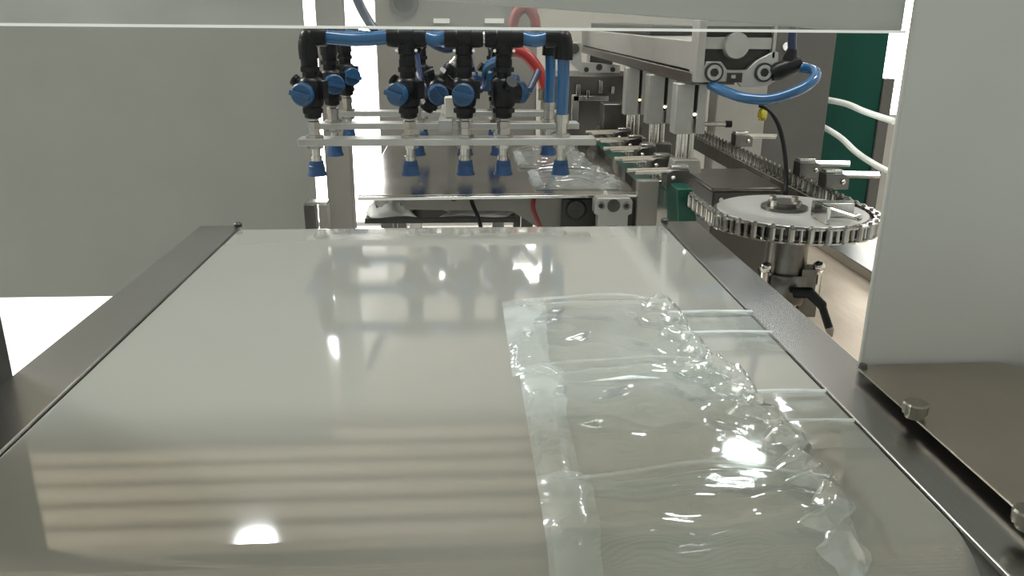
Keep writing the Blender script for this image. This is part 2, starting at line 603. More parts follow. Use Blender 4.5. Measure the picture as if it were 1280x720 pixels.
# ================================================================== access plate with thumb screws
ap = thing('cover_plate', 'brownish brushed steel cover plate lying on the right rail in front of the guard', 'plate', (0.42, 0.45, BZ))
poly = [(0.341, 0.634), (0.474, 0.634), (0.60, 0.53), (0.60, 0.22), (0.341, 0.22)]
MB().prism(poly, lambda u, v, w_: (u, v, w_), BZ + 0.0105, BZ + 0.012).build('sheet', 'plate_steel', ap)
MB().span(0.365, 0.60, 0.23, 0.62, BZ - 0.08, BZ + 0.0104).build('support_box', 'dark_steel', ap)
MB().span(0.48, 0.54, 0.36, 0.42, 0, BZ - 0.08).build('leg', 'steel', ap, 0.002)


def thumb_screw(p):
    mb = MB()
    nn = 28
    vs, fs = [], []
    prof = [(0.0, 0.0065), (0.003, 0.0065), (0.0035, 0.009), (0.011, 0.0095), (0.0125, 0.0085)]
    for z, r in prof:
        for i in range(nn):
            rr_ = r * (1.0 if i % 2 or r < 0.007 else 0.94)
            a = 2 * math.pi * i / nn
            vs.append((p[0] + rr_ * math.cos(a), p[1] + rr_ * math.sin(a), p[2] + z))
    for kx in range(len(prof) - 1):
        for i in range(nn):
            j = (i + 1) % nn
            fs.append((kx * nn + i, kx * nn + j, (kx + 1) * nn + j, (kx + 1) * nn + i))
    fs.append(tuple(range((len(prof) - 1) * nn, len(prof) * nn)))
    mb._add(vs, fs)
    return mb


p = on(1142, 521, BZ + 0.012)
thumb_screw(p).build('thumb_screw', 'screw_steel', ap, smooth=20)
p2 = on(1283, 660, BZ + 0.012)
thumb_screw(p2).build('thumb_screw', 'screw_steel', ap, smooth=20)
p3 = Vector((0.345, 0.629, BZ + 0.012))
MB().turn(p3, p3 + Vector((0, 0, 0.004)), [(0, 0.004), (1, 0.003)], 10).build('corner_screw', 'black_iron', ap)

# ================================================================== front guard portal
gp = thing('guard_column', 'smooth grey sheet metal guard column on the right with the overhead sheet', 'guard', (0.55, 0.66, 0))
MB().span(0.348, 0.80, 0.640, 0.646, 0.80, 1.75).build('column_sheet', 'guard_pale', gp, 0.003)
h0, h1 = at(1040, 37, 0.66), at(536, 0, 0.66)
hp = [(0.349, h0.z - 0.0005), (h0.x, h0.z), (h1.x, h1.z), (-0.33, h1.z + (h1.z - h0.z) * (-0.33 - h1.x) / (h1.x - h0.x)), (-0.33, 1.75), (0.349, 1.75)]
MB().prism(hp, lambda u, v, w_: (u, w_, v), 0.656, 0.668).build('header_sheet', 'guard_pale', gp, 0.001)
MB().span(0.66, 0.70, 0.647, 0.69, 0, 1.2).build('leg', 'dark_steel', gp, 0.002)

tag(MB().span(-0.62, -0.402, 0.655, 0.685, 0, 1.75).build('guard_post', 'dark_post', None, 0.003, origin=(-0.5, 0.67, 0)),
    'dark upright guard post at the left edge of the picture', 'post')

ag = thing('acrylic_shield', 'clear acrylic shield across the top, its lit lower edge painted white', 'shield', (-0.1, 0.648, 1.143))
za, zb = at(60, 27, 0.648).z, at(1136, 38, 0.648).z
MB().prism([(-0.70, za), (0.3465, zb), (0.3465, 1.55), (-0.70, 1.55)], lambda u, v, w_: (u, w_, v), 0.6455, 0.6505).build('sheet', 'acrylic', ag)
MB().prism([(-0.70, za - 0.0022), (0.3465, zb - 0.0022), (0.3465, zb - 0.0001), (-0.70, za - 0.0001)], lambda u, v, w_: (u, w_, v), 0.645, 0.651).build('edge_strip', 'acrylic_edge_glow', ag)

# ================================================================== left guard sheet
gl = thing('guard_sheet', 'large plain grey guard sheet behind the left rail of the belt', 'guard', (-1.2, 2.05, 0.0))
GY = 2.05
px_edge = at(392, 200, GY).x
MB().span(-2.9, px_edge, GY, GY + 0.008, at(100, 371, GY).z, 1.70).build('sheet', 'guard_grey', gl, 0.0015)
MB().span(-2.88, -2.84, GY + 0.009, GY + 0.05, 0, 1.70).build('support_post', 'steel', gl, 0.002)

# ================================================================== machine column left of the tray
cx0, cx1 = at(409, 240, 2.12).x, at(440, 240, 2.12).x
mc = thing('machine_column', 'square brushed steel column standing at the left end of the tray', 'column', (cx0, 2.15, 0))
MB().span(cx0, cx1, 2.12, 2.18, 0, 1.6).build('shaft', 'column_grey', mc, 0.002)
MB().span(px_edge - 0.02, cx0, 2.13, 2.15, 1.30, 1.36).build('bracket', 'steel', mc, 0.001)
fbk = thing('foot_block', 'pair of small grey steel blocks at the far left corner of the belt', 'block', (-0.255, 1.375, 0))
a0, a1 = at(381, 254, 1.375), at(397, 281, 1.375)
MB().span(a0.x, a1.x, 1.36, 1.389, a1.z - 0.03, a0.z).build('block', 'dark_steel', fbk, 0.0015)
b0, b1 = at(399, 254, 1.375), at(412, 281, 1.375)
MB().span(b0.x, b1.x, 1.362, 1.389, b1.z - 0.03, b0.z).build('block', 'column_grey', fbk, 0.0015)
MB().span(a0.x + 0.002, b1.x, 1.363, 1.389, a0.z + 0.0002, a0.z + 0.004).build('cap', 'bright_steel', fbk)
MB().span(a1.x - 0.012, b0.x + 0.012, 1.364, 1.386, 0, a1.z - 0.0302).build('leg', 'dark_steel', fbk)

# ================================================================== tray
TZ = 0.845
tr = thing('bag_tray', 'flat polished steel tray under the blue suction cups', 'tray', (0.05, 1.7, 0))
MB().prism([(-0.190, 1.447), (0.318, 1.462), (0.318, 2.1), (-0.190, 2.1)], lambda u, v, w_: (u, v, w_), TZ - 0.006, TZ).build('plate', 'tray_steel', tr, 0.0012)
MB().prism([(-0.190, 1.446), (0.318, 1.461), (0.318, 1.449), (-0.190, 1.434)], lambda u, v, w_: (u, v, w_), TZ - 0.007, TZ - 0.001).build('front_lip', 'bright_steel', tr, 0.0015)
q0, q1 = at(500, 249, 1.5), at(738, 275, 1.5)
MB().prism([(at(500, 249, 1.5).x, q0.z + 0.006), (at(740, 249, 1.5).x, q0.z + 0.006), (at(742, 290, 1.5).x, 0.70), (at(640, 275, 1.5).x, at(640, 264, 1.5).z), (at(506, 262, 1.5).x, at(506, 262, 1.5).z)],
           lambda u, v, w_: (u, w_, v), 1.50, 1.53).build('apron', 'grey_paint', tr, 0.001)
for X in (-0.12, 0.26):
    MB().span(X - 0.015, X + 0.015, 1.95, 1.98, 0, TZ - 0.006).build('leg', 'steel', tr, 0.002)
MB().cyl(at(567, 247, 1.49), at(567, 247, 1.475), 0.007, n=12).build('bolt', 'black_iron', tr)

# dark gearbox and bearing block under the tray's right end
gb = thing('gearbox', 'black housing under the right end of the tray', 'housing', (0.2, 1.50, 0))
g0, g1 = at(702, 249, 1.49), at(742, 285, 1.49)
MB().span(g0.x, at(793, 249, 1.49).x, 1.48, 1.498, 0.70, g0.z + 0.003).build('front_cover', 'black_iron', gb, 0.003)
MB().cyl((0.26, 1.49, 0), (0.26, 1.49, 0.70), 0.03).build('pedestal', 'dark_steel', gb)
MB().cyl(at(720, 262, 1.48), at(720, 262, 1.465), 0.02, 0.016, 20).build('boss', 'black_iron', gb)

bb = thing('bearing_block', 'grey aluminium bearing block with two bolts at the far end of the belt', 'block', (0.25, 1.41, 0))
e0, e1 = at(744, 248, 1.395), at(789, 286, 1.395)
pb = MB()
xl, xr, zt = e0.x, e1.x, e0.z
pb.prism([(xl + 0.004, zt), (xr - 0.004, zt), (xr, zt - 0.006), (xr, zt - 0.028), (xr - 0.007, zt - 0.031), (xr - 0.007, 0.70), (xl + 0.007, 0.70), (xl + 0.007, zt - 0.031), (xl, zt - 0.028), (xl, zt - 0.006)],
         lambda u, v, w_: (u, w_, v), 1.395, 1.425)
pb.span(xl + 0.012, xr - 0.012, 1.40, 1.42, 0, 0.6999)
pb.build('body', 'aluminium', bb, 0.001)
for px in (751, 783):
    c = at(px, 257, 1.3945)
    r_ = MB().ring(c, c - Vector((0, 0.003, 0)), 0.0075, 0.0045, 18).build('bolt', 'bright_steel', bb)
    MB().cyl(c, c - Vector((0, 0.0015, 0)), 0.0045, n=12).build('socket', 'black_iron', r_)
c = at(767, 257, 1.3945)
MB().cyl(c, c - Vector((0, 0.002, 0)), 0.0115, n=24).build('bore_cap', 'dark_steel', bb)

# white plastic sheets on a shelf under the tray
sh = thing('lower_shelf', 'narrow black shelf below the tray', 'shelf', (0, 1.65, 0))
MB().span(-0.19, 0.10, 1.52, 1.80, 0.775, 0.785).build('board', 'black_iron', sh, 0.001)
for X in (-0.16, 0.07):
    MB().span(X - 0.012, X + 0.012, 1.64, 1.67, 0, 0.775).build('leg', 'dark_steel', sh)


def crumple(name, x0, x1, y0, y1, z, h, label, seed):
    rnd = random.Random(seed)
    nx, ny = 18, 10
    ph = [rnd.uniform(0, 6.3) for _ in range(6)]
    vs, fs = [], []
    for j in range(ny + 1):
        for i in range(nx + 1):
            u, v = i / nx, j / ny
            e = min(1, 5 * min(u, 1 - u)) * min(1, 4 * min(v, 1 - v))
            hh = h * e * (0.55 + 0.25 * math.sin(5 * u + 3 * v + ph[0]) + 0.2 * math.sin(11 * u - 6 * v + ph[1]) + rnd.uniform(-.12, .12))
            vs.append((x0 + (x1 - x0) * u + 0.008 * math.sin(7 * v + ph[2]), y0 + (y1 - y0) * v + 0.008 * math.sin(6 * u + ph[3]), z + max(0.0, hh)))
    for j in range(ny):
        for i in range(nx):
            a = j * (nx + 1) + i
            fs.append((a, a + 1, a + nx + 2, a + nx + 1))
    mb = MB()._add(vs, fs)
    o = mb.build(name, 'white_sheet', None, origin=((x0 + x1) / 2, (y0 + y1) / 2, z))
    s = o.modifiers.new('thick', 'SOLIDIFY')
    s.thickness = 0.0012
    s.offset = 1
    return tag(o, label, 'plastic sheet', 'white sheets under the tray')


crumple('plastic_sheet', -0.185, -0.095, 1.53, 1.66, 0.786, 0.045, 'crumpled white plastic sheet under the left end of the tray', 3)
crumple('plastic_sheet', -0.04, 0.09, 1.53, 1.62, 0.786, 0.012, 'flat white plastic sheet under the middle of the tray', 5)
tag(MB().tube([at(589, 249, 1.49), at(591, 256, 1.47), at(597, 270, 1.45), at(601, 284, 1.44), at(604, 300, 1.43)], 0.004, 8).build('cable', 'black_plastic', None, origin=at(590, 250, 1.48)),
    'short black cable hanging below the middle of the tray', 'cable')
tag(MB().tube([at(668, 246, 1.475), at(666, 258, 1.465), at(670, 272, 1.455), at(678, 290, 1.45)], 0.0045, 10).build('hose', 'red_dull', None, origin=at(668, 250, 1.47)),
    'red hose hanging below the tray', 'hose')

# ================================================================== suction head
sf = thing('suction_head', 'suction pick-up frame with blue cups, blue valve knobs and blue air tubes', 'suction frame', (0, 1.68, 0.94))
ROWS = (1.46, 1.68, 1.90)
COLS = (-0.262, -0.095, 0.003, 0.072, 0.176)
for i, Yr in enumerate(ROWS):
    MB().span(-0.288, 0.236, Yr - 0.022, Yr + 0.022, 0.935, 0.947).build('crossbar', 'aluminium', sf, 0.001)
MB().span(-0.045, -0.02, 1.50, 2.70, 0.948, 0.972).build('spine', 'aluminium', sf, 0.001)
MB().span(-0.034, -0.006, 1.53, 1.57, 0.9725, 1.01).build('mount_block', 'ivory_block', sf, 0.002)

# prototype parts are built at local origin (unit foot at z = 0.947 crossbar top)
def valve_body_mb():
    mb = MB()
    B = 0.947
    mb.turn((0, 0, 0.980 - B), (0, 0, 1.081 - B),
            [(0, 0.010), (0.02, 0.0145), (0.20, 0.0165), (0.22, 0.019), (0.30, 0.021), (0.62, 0.021), (0.68, 0.0175), (0.70, 0.0135), (0.84, 0.0135), (0.86, 0.0145), (1, 0.0145)], 20)
    mb.cyl((0, -0.005, 1.024 - B), (0, -0.026, 1.024 - B), 0.019, n=20)
    mb.box((0.018, 0.0, 1.03 - B), (0.018, 0.022, 0.03))
    mb.turn((-0.018, 0.004, 1.036 - B), (-0.034, 0.004, 1.046 - B), [(0, 0.009), (0.6, 0.009), (0.65, 0.0105), (1, 0.0105)], 12)
    mb.turn((0, 0, 1.060 - B), (0, 0, 1.068 - B), [(0, 0.018), (1, 0.018)], 6)
    mb.turn((0, 0, 0.990 - B), (0, 0, 0.998 - B), [(0, 0.0195), (1, 0.0195)], 6)
    return mb


def knob_mb():
    B = 0.947
    mb = MB()
    mb.turn((0, -0.027, 1.024 - B), (0, -0.041, 1.024 - B), [(0, 0.0185), (0.15, 0.0195), (0.85, 0.0195), (1, 0.017)], 18)
    mb.box((0, -0.0445, 1.024 - B), (0.036, 0.008, 0.008), Matrix.Rotation(0.25, 3, 'Y'))
    return mb


def nipple_mb():
    B = 0.947
    mb = MB()
    mb.turn((0, 0, 0), (0, 0, 0.980 - B), [(0, 0.017), (0.14, 0.017), (0.15, 0.0115), (0.5, 0.0105), (0.52, 0.012), (0.85, 0.012), (0.9, 0.010), (1, 0.010)], 6)
    return mb


def neck_mb():
    B = 0.947
    return MB().turn((0, 0, 1.0815 - B), (0, 0, 1.097 - B), [(0, 0.0115), (0.3, 0.0115), (0.35, 0.010), (1, 0.010)], 12)


def stem_mb():
    B = 0.947
    mb = MB()
    mb.turn((0, 0, 0.9348 - B), (0, 0, 0.928 - B), [(0, 0.0145), (1, 0.0145)], 6)
    mb.turn((0, 0, 0.9345 - B), (0, 0, 0.906 - B), [(0, 0.012), (0.25, 0.012), (0.27, 0.0085), (0.7, 0.0085), (0.72, 0.0105), (1, 0.0105)], 12)
    return mb


def cup_mb():
    B = 0.947
    return MB().turn((0, 0, 0.906 - B), (0, 0, 0.880 - B), [(0, 0.0125), (0.3, 0.0132), (0.34, 0.0142), (0.75, 0.0150), (0.85, 0.0168), (1, 0.0172)], 20)


def mesh_part(name, mb, m, parent, loc):
    o = mb.build(name, m, None, origin=(0, 0, 0))
    o.parent = parent
    o.location = loc
    return o


PROTO = {}


def place_part(name, fn, m, parent, loc, rot=None):
    if name not in PROTO:
        o = mesh_part(name, fn(), m, parent, loc)
        PROTO[name] = o
    else:
        o = PROTO[name].copy()
        col.objects.link(o)
        o.parent = parent
        o.location = loc
    if rot is not None:
        o.rotation_euler = rot
    return o


ROOT = Vector((0, 1.68, 0.94))


KROT = {(0, 0): -16, (0, 1): -30, (0, 2): -4, (0, 3): 118, (1, 0): 20, (1, 2): 40, (1, 3): 70, (2, 0): 30, (2, 1): -20, (2, 3): 15}


def unit(X, Yr, kind, key=(0, 0)):
    base = Vector((X, Yr, 0.947)) - ROOT
    if kind == 'valve' or kind == 'valve_side':
        r = (0, 0, rad(KROT.get(key, 0)))
        v = place_part('valve', valve_body_mb, 'black_plastic', sf, base, r)
        place_part('valve_knob', knob_mb, 'blue_knob', v, (0, 0, 0))
        place_part('nipple', nipple_mb, 'nipple_steel', v, (0, 0, 0))
        place_part('neck', neck_mb, 'steel', v, (0, 0, 0))
    stem = place_part('stem', stem_mb, 'steel', sf, base)
    place_part('suction_cup', cup_mb, 'blue_cup', stem, (0, 0, 0))
    return base


def tee_mb():
    mb = MB()
    mb.turn((-0.033, 0, 0), (0.033, 0, 0), [(0, 0.0155), (0.12, 0.017), (0.3, 0.017), (0.32, 0.0185), (0.68, 0.0185), (0.7, 0.017), (0.88, 0.017), (1, 0.0155)], 18)
    mb.turn((0, 0, -0.008), (0, 0, -0.036), [(0, 0.0155), (0.7, 0.0155), (0.75, 0.0135), (1, 0.0135)], 16)
    return mb


def pins_mb():
    mb = MB()
    for sx in (-1, 1):
        mb.cyl((sx * 0.0165, -0.012, -0.021), (sx * 0.0165, -0.0165, -0.021), 0.0028, n=8)
    return mb


def elbow_mb():
    mb = MB()
    mb.tube([(0.032, 0, 0.0), (0.012, 0, 0.0), (0.0, 0, -0.010), (0, 0, -0.036)], 0.0165, 16, 6)
    mb.ball((0.003, 0, -0.002), 0.0178, 14)
    return mb


MZ = 1.117
for ri, Yr in enumerate(ROWS):
    mz = MZ - 0.003 * ri
    cols = COLS
    for ci, X in enumerate(cols):
        vx = X
        if ri == 2 and ci in (2, 4):
            continue
        if ci < 4 and not (ri == 1 and ci in (1,)):
            unit(X, Yr, 'valve', (ri, ci))
        else:
            unit(X, Yr, 'tube')
        loc = Vector((X, Yr, mz + (0.016 if False else 0))) - ROOT
        if ci == 0:
            place_part('elbow', elbow_mb, 'black_plastic', sf, loc)
        elif ci == 4:
            place_part('elbow', elbow_mb, 'black_plastic', sf, loc, (0, 0, math.pi))
        else:
            tt = place_part('tee', tee_mb, 'black_plastic', sf, loc)
            place_part('pin', pins_mb, 'bright_steel', tt, (0, 0, 0))
    # manifold pieces of blue tube between the fittings
    ends = [(COLS[0] + 0.030, COLS[1] - 0.032), (COLS[1] + 0.032, COLS[2] - 0.032), (COLS[2] + 0.032, COLS[3] - 0.032), (COLS[3] + 0.032, COLS[4] - 0.030)]
    if ri == 2:
        ends = [ends[0], (COLS[1] + 0.032, COLS[3] - 0.032)]
    for (a, b) in ends:
        if b - a > 0.003:
            sag = 0.004 if b - a > 0.03 else 0
            MB().tube([(a, Yr, mz), ((a + b) / 2, Yr, mz - sag), (b, Yr, mz)], 0.0118, 14).build('air_tube', 'blue_tube' if b - a > 0.01 else 'steel', sf)
        else:
            MB().cyl((a - 0.002, Yr, mz), (b + 0.002, Yr, mz), 0.0135, n=14).build('union', 'steel', sf)
# vertical blue tubes at the right end
for Yr, k2 in ((1.46, 0), (1.68, 1)):
    X = COLS[4]
    mz = MZ - 0.003 * k2
    MB().tube([(X, Yr, mz - 0.034), (X + 0.001, Yr, 1.05), (X, Yr, 0.985)], 0.0105, 14).build('air_tube', 'blue_tube', sf)
    MB().turn((X, Yr, 0.947), (X, Yr, 0.987), [(0, 0.016), (0.15, 0.016), (0.16, 0.0105), (0.6, 0.0105), (0.62, 0.013), (1, 0.013)], 8).build('nipple', 'steel', sf)
# dangling tilted valve behind the second column
tv = Vector((-0.048, 1.62, 0.965)) - ROOT
v = place_part('valve', valve_body_mb, 'black_plastic', sf, tv + Vector((-0.045, -0.02, -0.012)), (rad(8), rad(34), rad(10)))
place_part('valve_knob', knob_mb, 'blue_knob', v, (0, 0, 0))
place_part('neck', neck_mb, 'steel', v, (0, 0, 0))
MB().tube([(0.000, 1.62, 1.075), (0.012, 1.62, 1.098), (0.003, 1.655, 1.10), (-0.03, 1.675, 1.09), (-0.06, 1.68, 1.10)], 0.008, 10).build('air_tube', 'dark_blue_tube', sf)
MB().tube([(0.045, 1.60, 1.02), (0.05, 1.58, 1.06), (0.072, 1.56, 1.075)], 0.011, 10).build('air_tube', 'blue_tube', sf)
# nipple for the second row column without its own valve
X = COLS[1]
MB().turn((X, 1.68, 0.947), (X, 1.68, 1.08), [(0, 0.016), (0.05, 0.016), (0.06, 0.0105), (1, 0.0105)], 10).build('nipple', 'steel', sf)
for (x0_, x1_, zc, yc) in ((-0.09, -0.03, 1.03, 1.60), (0.01, 0.055, 1.04, 1.58), (0.085, 0.15, 1.02, 1.62)):
    MB().tube([(x0_, yc + 0.06, zc + 0.05), (x0_ + 0.01, yc, zc + 0.01), ((x0_ + x1_) / 2, yc - 0.01, zc - 0.02), (x1_, yc + 0.03, zc + 0.03)], 0.0065, 10).build('air_tube', 'dark_blue_tube', sf)
# supply tube coming from above
MB().tube([at(436, -30, 1.50), at(447, 0, 1.50), at(457, 20, 1.495), at(468, 36, 1.485), at(482, 46, 1.475), at(497, 48, 1.465)], 0.0085, 12).build('supply_tube', 'dark_blue_tube', sf)

# ================================================================== clear pouches
def belt_drop(Yq, z):
    if z > BZ - 0.001 and Yq < 0.42:
        return 0.055 - math.sqrt(max(0.0, 0.055 ** 2 - (0.42 - Yq) ** 2))
    return 0.0


def pouch_mesh(name, x0, x1, y0, y1, z, h, m, parent, seed, skew=0.0, nx=46, ny=32, ridge=1.0):
    """inflated clear film: x0..x1 across the belt, y0 (near) .. y1 (far); skew moves the right edge with y"""
    rnd = random.Random(seed)
    ph = [rnd.uniform(0, 6.28) for _ in range(10)]
    vs, fs = [], []
    for j in range(ny + 1):
        v = j / ny
        for i in range(nx + 1):
            u = i / nx
            eu = math.sin(math.pi * min(1, max(0, u))) ** 0.55 if 0 < u < 1 else 0
            ev = math.sin(math.pi * v) ** 0.5 if 0 < v < 1 else 0
            e = eu * ev
            wr = 0.10 * math.sin(9 * u + 4 * v + ph[0]) + 0.08 * math.sin(17 * u - 9 * v + ph[1]) + 0.06 * math.sin(5 * u + 21 * v + ph[2])
            # crumpled right end
            cr_ = max(0, (u - 0.62) / 0.38)
            wr += ridge * cr_ * (0.30 * math.sin(23 * u + 13 * v + ph[3]) + 0.24 * math.sin(31 * v - 15 * u + ph[4]))
            # fold ridge along the far and near seams
            fo = 0.35 * math.exp(-((v - 0.93) / 0.05) ** 2) * math.sin(math.pi * u) * ridge
            hh = h * (e * (0.62 + wr) + fo)
            xx = x0 + (x1 + skew * v - x0) * u
            yy = y0 + (y1 - y0) * v - 0.012 * math.sin(math.pi * u) * (1 - v) * 0.5
            yy += 0.004 * math.sin(7 * u + ph[5])
            if u > 0.85:
                xx += (u - 0.85) / 0.15 * 0.008 * math.sin(16 * v + ph[6])
            vs.append((xx, yy, z + 0.0006 + max(0, hh) - belt_drop(yy, z)))
    for j in range(ny):
        for i in range(nx):
            a = j * (nx + 1) + i
            fs.append((a, a + 1, a + nx + 2, a + nx + 1))
    # underside film
    nb = len(vs)
    for j in range(ny + 1):
        for i in (0, nx):
            q = vs[j * (nx + 1) + i]
            vs.append((q[0], q[1], z + 0.0002 - belt_drop(q[1], z)))
    for j in range(ny):
        a = nb + 2 * j
        fs.append((a, a + 2, a + 3, a + 1))
    return MB()._add(vs, fs).build(name, m, parent, smooth=180)


def strip_mesh(name, pts_l, pts_r, z, m, parent, bulge=0.0, seed=1):
    """flat film strip between two polylines with small waves"""
    rnd = random.Random(seed)
    n_ = len(pts_l)
    kx = 6
    vs, fs = [], []
    for j in range(n_):
        for i in range(kx + 1):
            u = i / kx
            a, b = Vector(pts_l[j]), Vector(pts_r[j])
            q = a.lerp(b, u)
            vs.append((q.x, q.y, z + bulge * math.sin(math.pi * u) * (0.7 + 0.5 * rnd.random()) - belt_drop(q.y, z)))
    for j in range(n_ - 1):
        for i in range(kx):
            a = j * (kx + 1) + i
            fs.append((a, a + 1, a + kx + 2, a + kx + 1))
    return MB()._add(vs, fs).build(name, m, parent, smooth=180)


def resample(pts, n_):
    pts = [Vector((p[0], p[1], 0)) for p in pts]
    L = [0]
    for a, b in zip(pts, pts[1:]):
        L.append(L[-1] + (b - a).length)
    out = []
    for k_ in range(n_):
        s_ = L[-1] * k_ / (n_ - 1)
        for i in range(len(pts) - 1):
            if s_ <= L[i + 1] + 1e-9:
                t_ = (s_ - L[i]) / max(1e-9, L[i + 1] - L[i])
                out.append(pts[i].lerp(pts[i + 1], t_))
                break
    return out


def pouch(label, x0, x1, y0, y1, z, h, skew, seed, flaps, seal_w, group='clear pouches lying on the belt'):
    t_ = thing('plastic_pouch', label, 'plastic bag', ((x0 + x1) / 2, (y0 + y1) / 2, z), group)
    pouch_mesh('film', x0, x1, y0, y1, z, h, 'pouch_film', t_, seed, skew)
    # milky side seal on the left
    rnd = random.Random(seed + 50)
    nn = 16
    pl, pr_ = [], []
    for k_ in range(nn):
        v = k_ / (nn - 1)
        yy = y0 + (y1 - y0) * v
        pl.append((x0 - 0.004, yy, 0))
        pr_.append((x0 + seal_w * (0.92 + 0.14 * math.sin(3.0 * v + seed) + rnd.uniform(-.05, .05)), yy, 0))
    strip_mesh('side_seal', pl, pr_, z + 0.002 + h * 0.10, 'seal_film', t_, 0.0045, seed)
    # bunched fold down the right end
    pl, pr_ = [], []
    for k_ in range(22):
        v = k_ / 21
        xx = x1 + skew * v
        yy = y0 + (y1 - y0) * v
        wv = 0.006 * math.sin(13 * v + seed) + rnd.uniform(-.003, .003)
        pl.append((xx - 0.022 + wv + 0.008 * math.sin(29 * v + 2 * seed), yy, 0))
        pr_.append((xx + 0.002 + wv * 0.4, yy - 0.004, 0))
    strip_mesh('end_fold', pl, pr_, z + 0.004, 'fold_film', t_, 0.75 * h, seed + 9)
    # far seam ridge
    pts = [(x0 + (x1 + skew - x0) * u, y1 - 0.010 + 0.010 * math.sin(math.pi * u) - 0.004 * math.sin(9 * u + seed), z + 0.003 + h * 0.55 * math.sin(math.pi * u) ** 0.6 if 0 < u < 1 else z + 0.003) for u in [i / 14 for i in range(15)]]
    MB().tube(pts, 0.0016, 6, 3).build('seam', 'fold_film', t_)
    # flat mouth flaps with bright welded edges
    for (fx0, fx1, fy0, fy1) in flaps:
        f_ = MB()
        pl = [(fx0, fy0 + (fy1 - fy0) * i / 6, 0) for i in range(7)]
        pr_ = [(fx1, fy0 + (fy1 - fy0) * i / 6, 0) for i in range(7)]
        fl = strip_mesh('mouth_flap', pl, pr_, z + 0.0012, 'flap_film', t_, 0.003, seed + 3)
        MB().tube([(fx0, fy1, z + 0.003), ((fx0 + fx1) / 2, fy1, z + 0.0035), (fx1, fy1, z + 0.0025)], 0.0016, 6, 4).build('weld_line', 'weld_film', fl)
        MB().tube([(fx0, fy0 + 0.45 * (fy1 - fy0), z + 0.003), ((fx0 + fx1) / 2, fy0 + 0.45 * (fy1 - fy0), z + 0.0035), (fx1, fy0 + 0.45 * (fy1 - fy0), z + 0.0025)], 0.0014, 6, 4).build('weld_line', 'weld_film', fl)
    return t_


pouch('clear plastic pouch farthest along the belt, its flap near the rail', 0.044, 0.222, 0.640, 0.835, BZ + 0.0012, 0.014, 0.004, 11,
      [(0.215, 0.306, 0.69, 0.797)], 0.040)
pouch('clear plastic pouch in the middle of the three, crumpled bright at its right end', 0.050, 0.243, 0.462, 0.655, BZ + 0.0025, 0.018, -0.008, 23,
      [(0.232, 0.300, 0.505, 0.600)], 0.034)
pouch('clear plastic pouch nearest the front end of the belt', 0.050, 0.226, 0.371, 0.475, BZ + 0.0038, 0.012, 0.022, 37, [], 0.030)
pouch('clear plastic pouch on the tray under the rightmost suction cups', 0.135, 0.30, 1.49, 1.66, TZ + 0.0012, 0.016, -0.02, 41,
      [], 0.02, 'clear pouches on the tray')
pouch('clear plastic pouch at the rear of the tray beside the clamps', 0.12, 0.275, 1.72, 1.95, TZ + 0.0012, 0.016, -0.01, 59,
      [], 0.02, 'clear pouches on the tray')

# ================================================================== linear actuator gantry
ga = thing('linear_actuator', 'aluminium linear actuator whose square end cap has two ringed screws', 'actuator', (0.48, 1.45, 1.03))
gx0, gx1 = 0.407, 0.545
gz0, gz1 = 1.040, 1.148
Yg = 1.45
MB().span(gx0 + 0.003, gx1 - 0.003, Yg + 0.012, 2.9, 1.062, 1.113).build('profile', 'aluminium', ga, 0.002)
MB().span(gx0 - 0.002, gx1 - 0.06, Yg + 0.01, 2.92, 1.038, 1.060).build('lower_rail', 'dark_steel', ga, 0.002)
MB().span(gx0 + 0.02, gx1 - 0.02, 1.9, 2.8, 1.114, 1.135).build('belt_cover', 'black_iron', ga, 0.002)
cap = MB().span(gx0 + 0.004, gx1 - 0.004, Yg + 0.004, Yg + 0.012, gz0 + 0.012, gz1).build('end_cap', 'black_iron', ga)
fr = MB()
yb, yf = Yg - 0.010, Yg + 0.004
fr.span(gx0, gx0 + 0.014, yb, yf + 0.03, gz0 + 0.004, gz1)            # left jamb
fr.span(gx1 - 0.006, gx1, yb, yf, gz0 + 0.045, gz1)                  # right jamb
fr.span(gx0 + 0.014, gx1 - 0.006, yb + 0.004, yf, 1.100, 1.120)      # cross bar
fr.span(gx0 + 0.014, gx1 - 0.006, yb, yf, gz1 - 0.010, gz1)
fr.build('cap_frame', 'aluminium', cap, 0.001)
cd = at(918, 57, Yg)
MB().turn((cd.x, yf, cd.z), (cd.x, yb - 0.006, cd.z), [(0, 0.0225), (0.85, 0.0225), (1, 0.021)], 32).build('cap_disc', 'aluminium', cap)
lw = MB()
s1, s2 = at(890, 90, Yg), at(952, 90, Yg)
lw.prism([(gx0 + 0.012, gz0 + 0.004), (gx0 + 0.012, s1.z + 0.006), (s1.x - 0.014, s1.z + 0.018), (s1.x + 0.012, s1.z + 0.018), (s1.x + 0.024, s1.z + 0.004), (s2.x - 0.030, s2.z + 0.004),
          (s2.x - 0.014, s2.z + 0.020), (gx1 - 0.002, s2.z + 0.036), (gx1 + 0.006, s2.z + 0.034), (gx1 + 0.010, s2.z - 0.012), (gx1 - 0.012, gz0 - 0.004), (s2.x - 0.036, gz0 - 0.004), (s2.x - 0.046, gz0 + 0.006)],
         lambda u, v, w_: (u, w_, v), yb, yf)
lw.build('screw_web', 'aluminium', cap, 0.001)
for s_ in (s1, s2):
    rg = MB().ring((s_.x, yb, s_.z), (s_.x, yb - 0.004, s_.z), 0.0165, 0.0135, 28).build('screw_ring', 'black_iron', cap)
    MB().ring((s_.x, yb, s_.z), (s_.x, yb - 0.005, s_.z), 0.0130, 0.0075, 24).build('screw_head', 'aluminium', cap)
    MB().cyl((s_.x, yb, s_.z), (s_.x, yb - 0.002, s_.z), 0.0075, n=6).build('screw_socket', 'black_iron', cap)
c = at(917, 95, Yg)
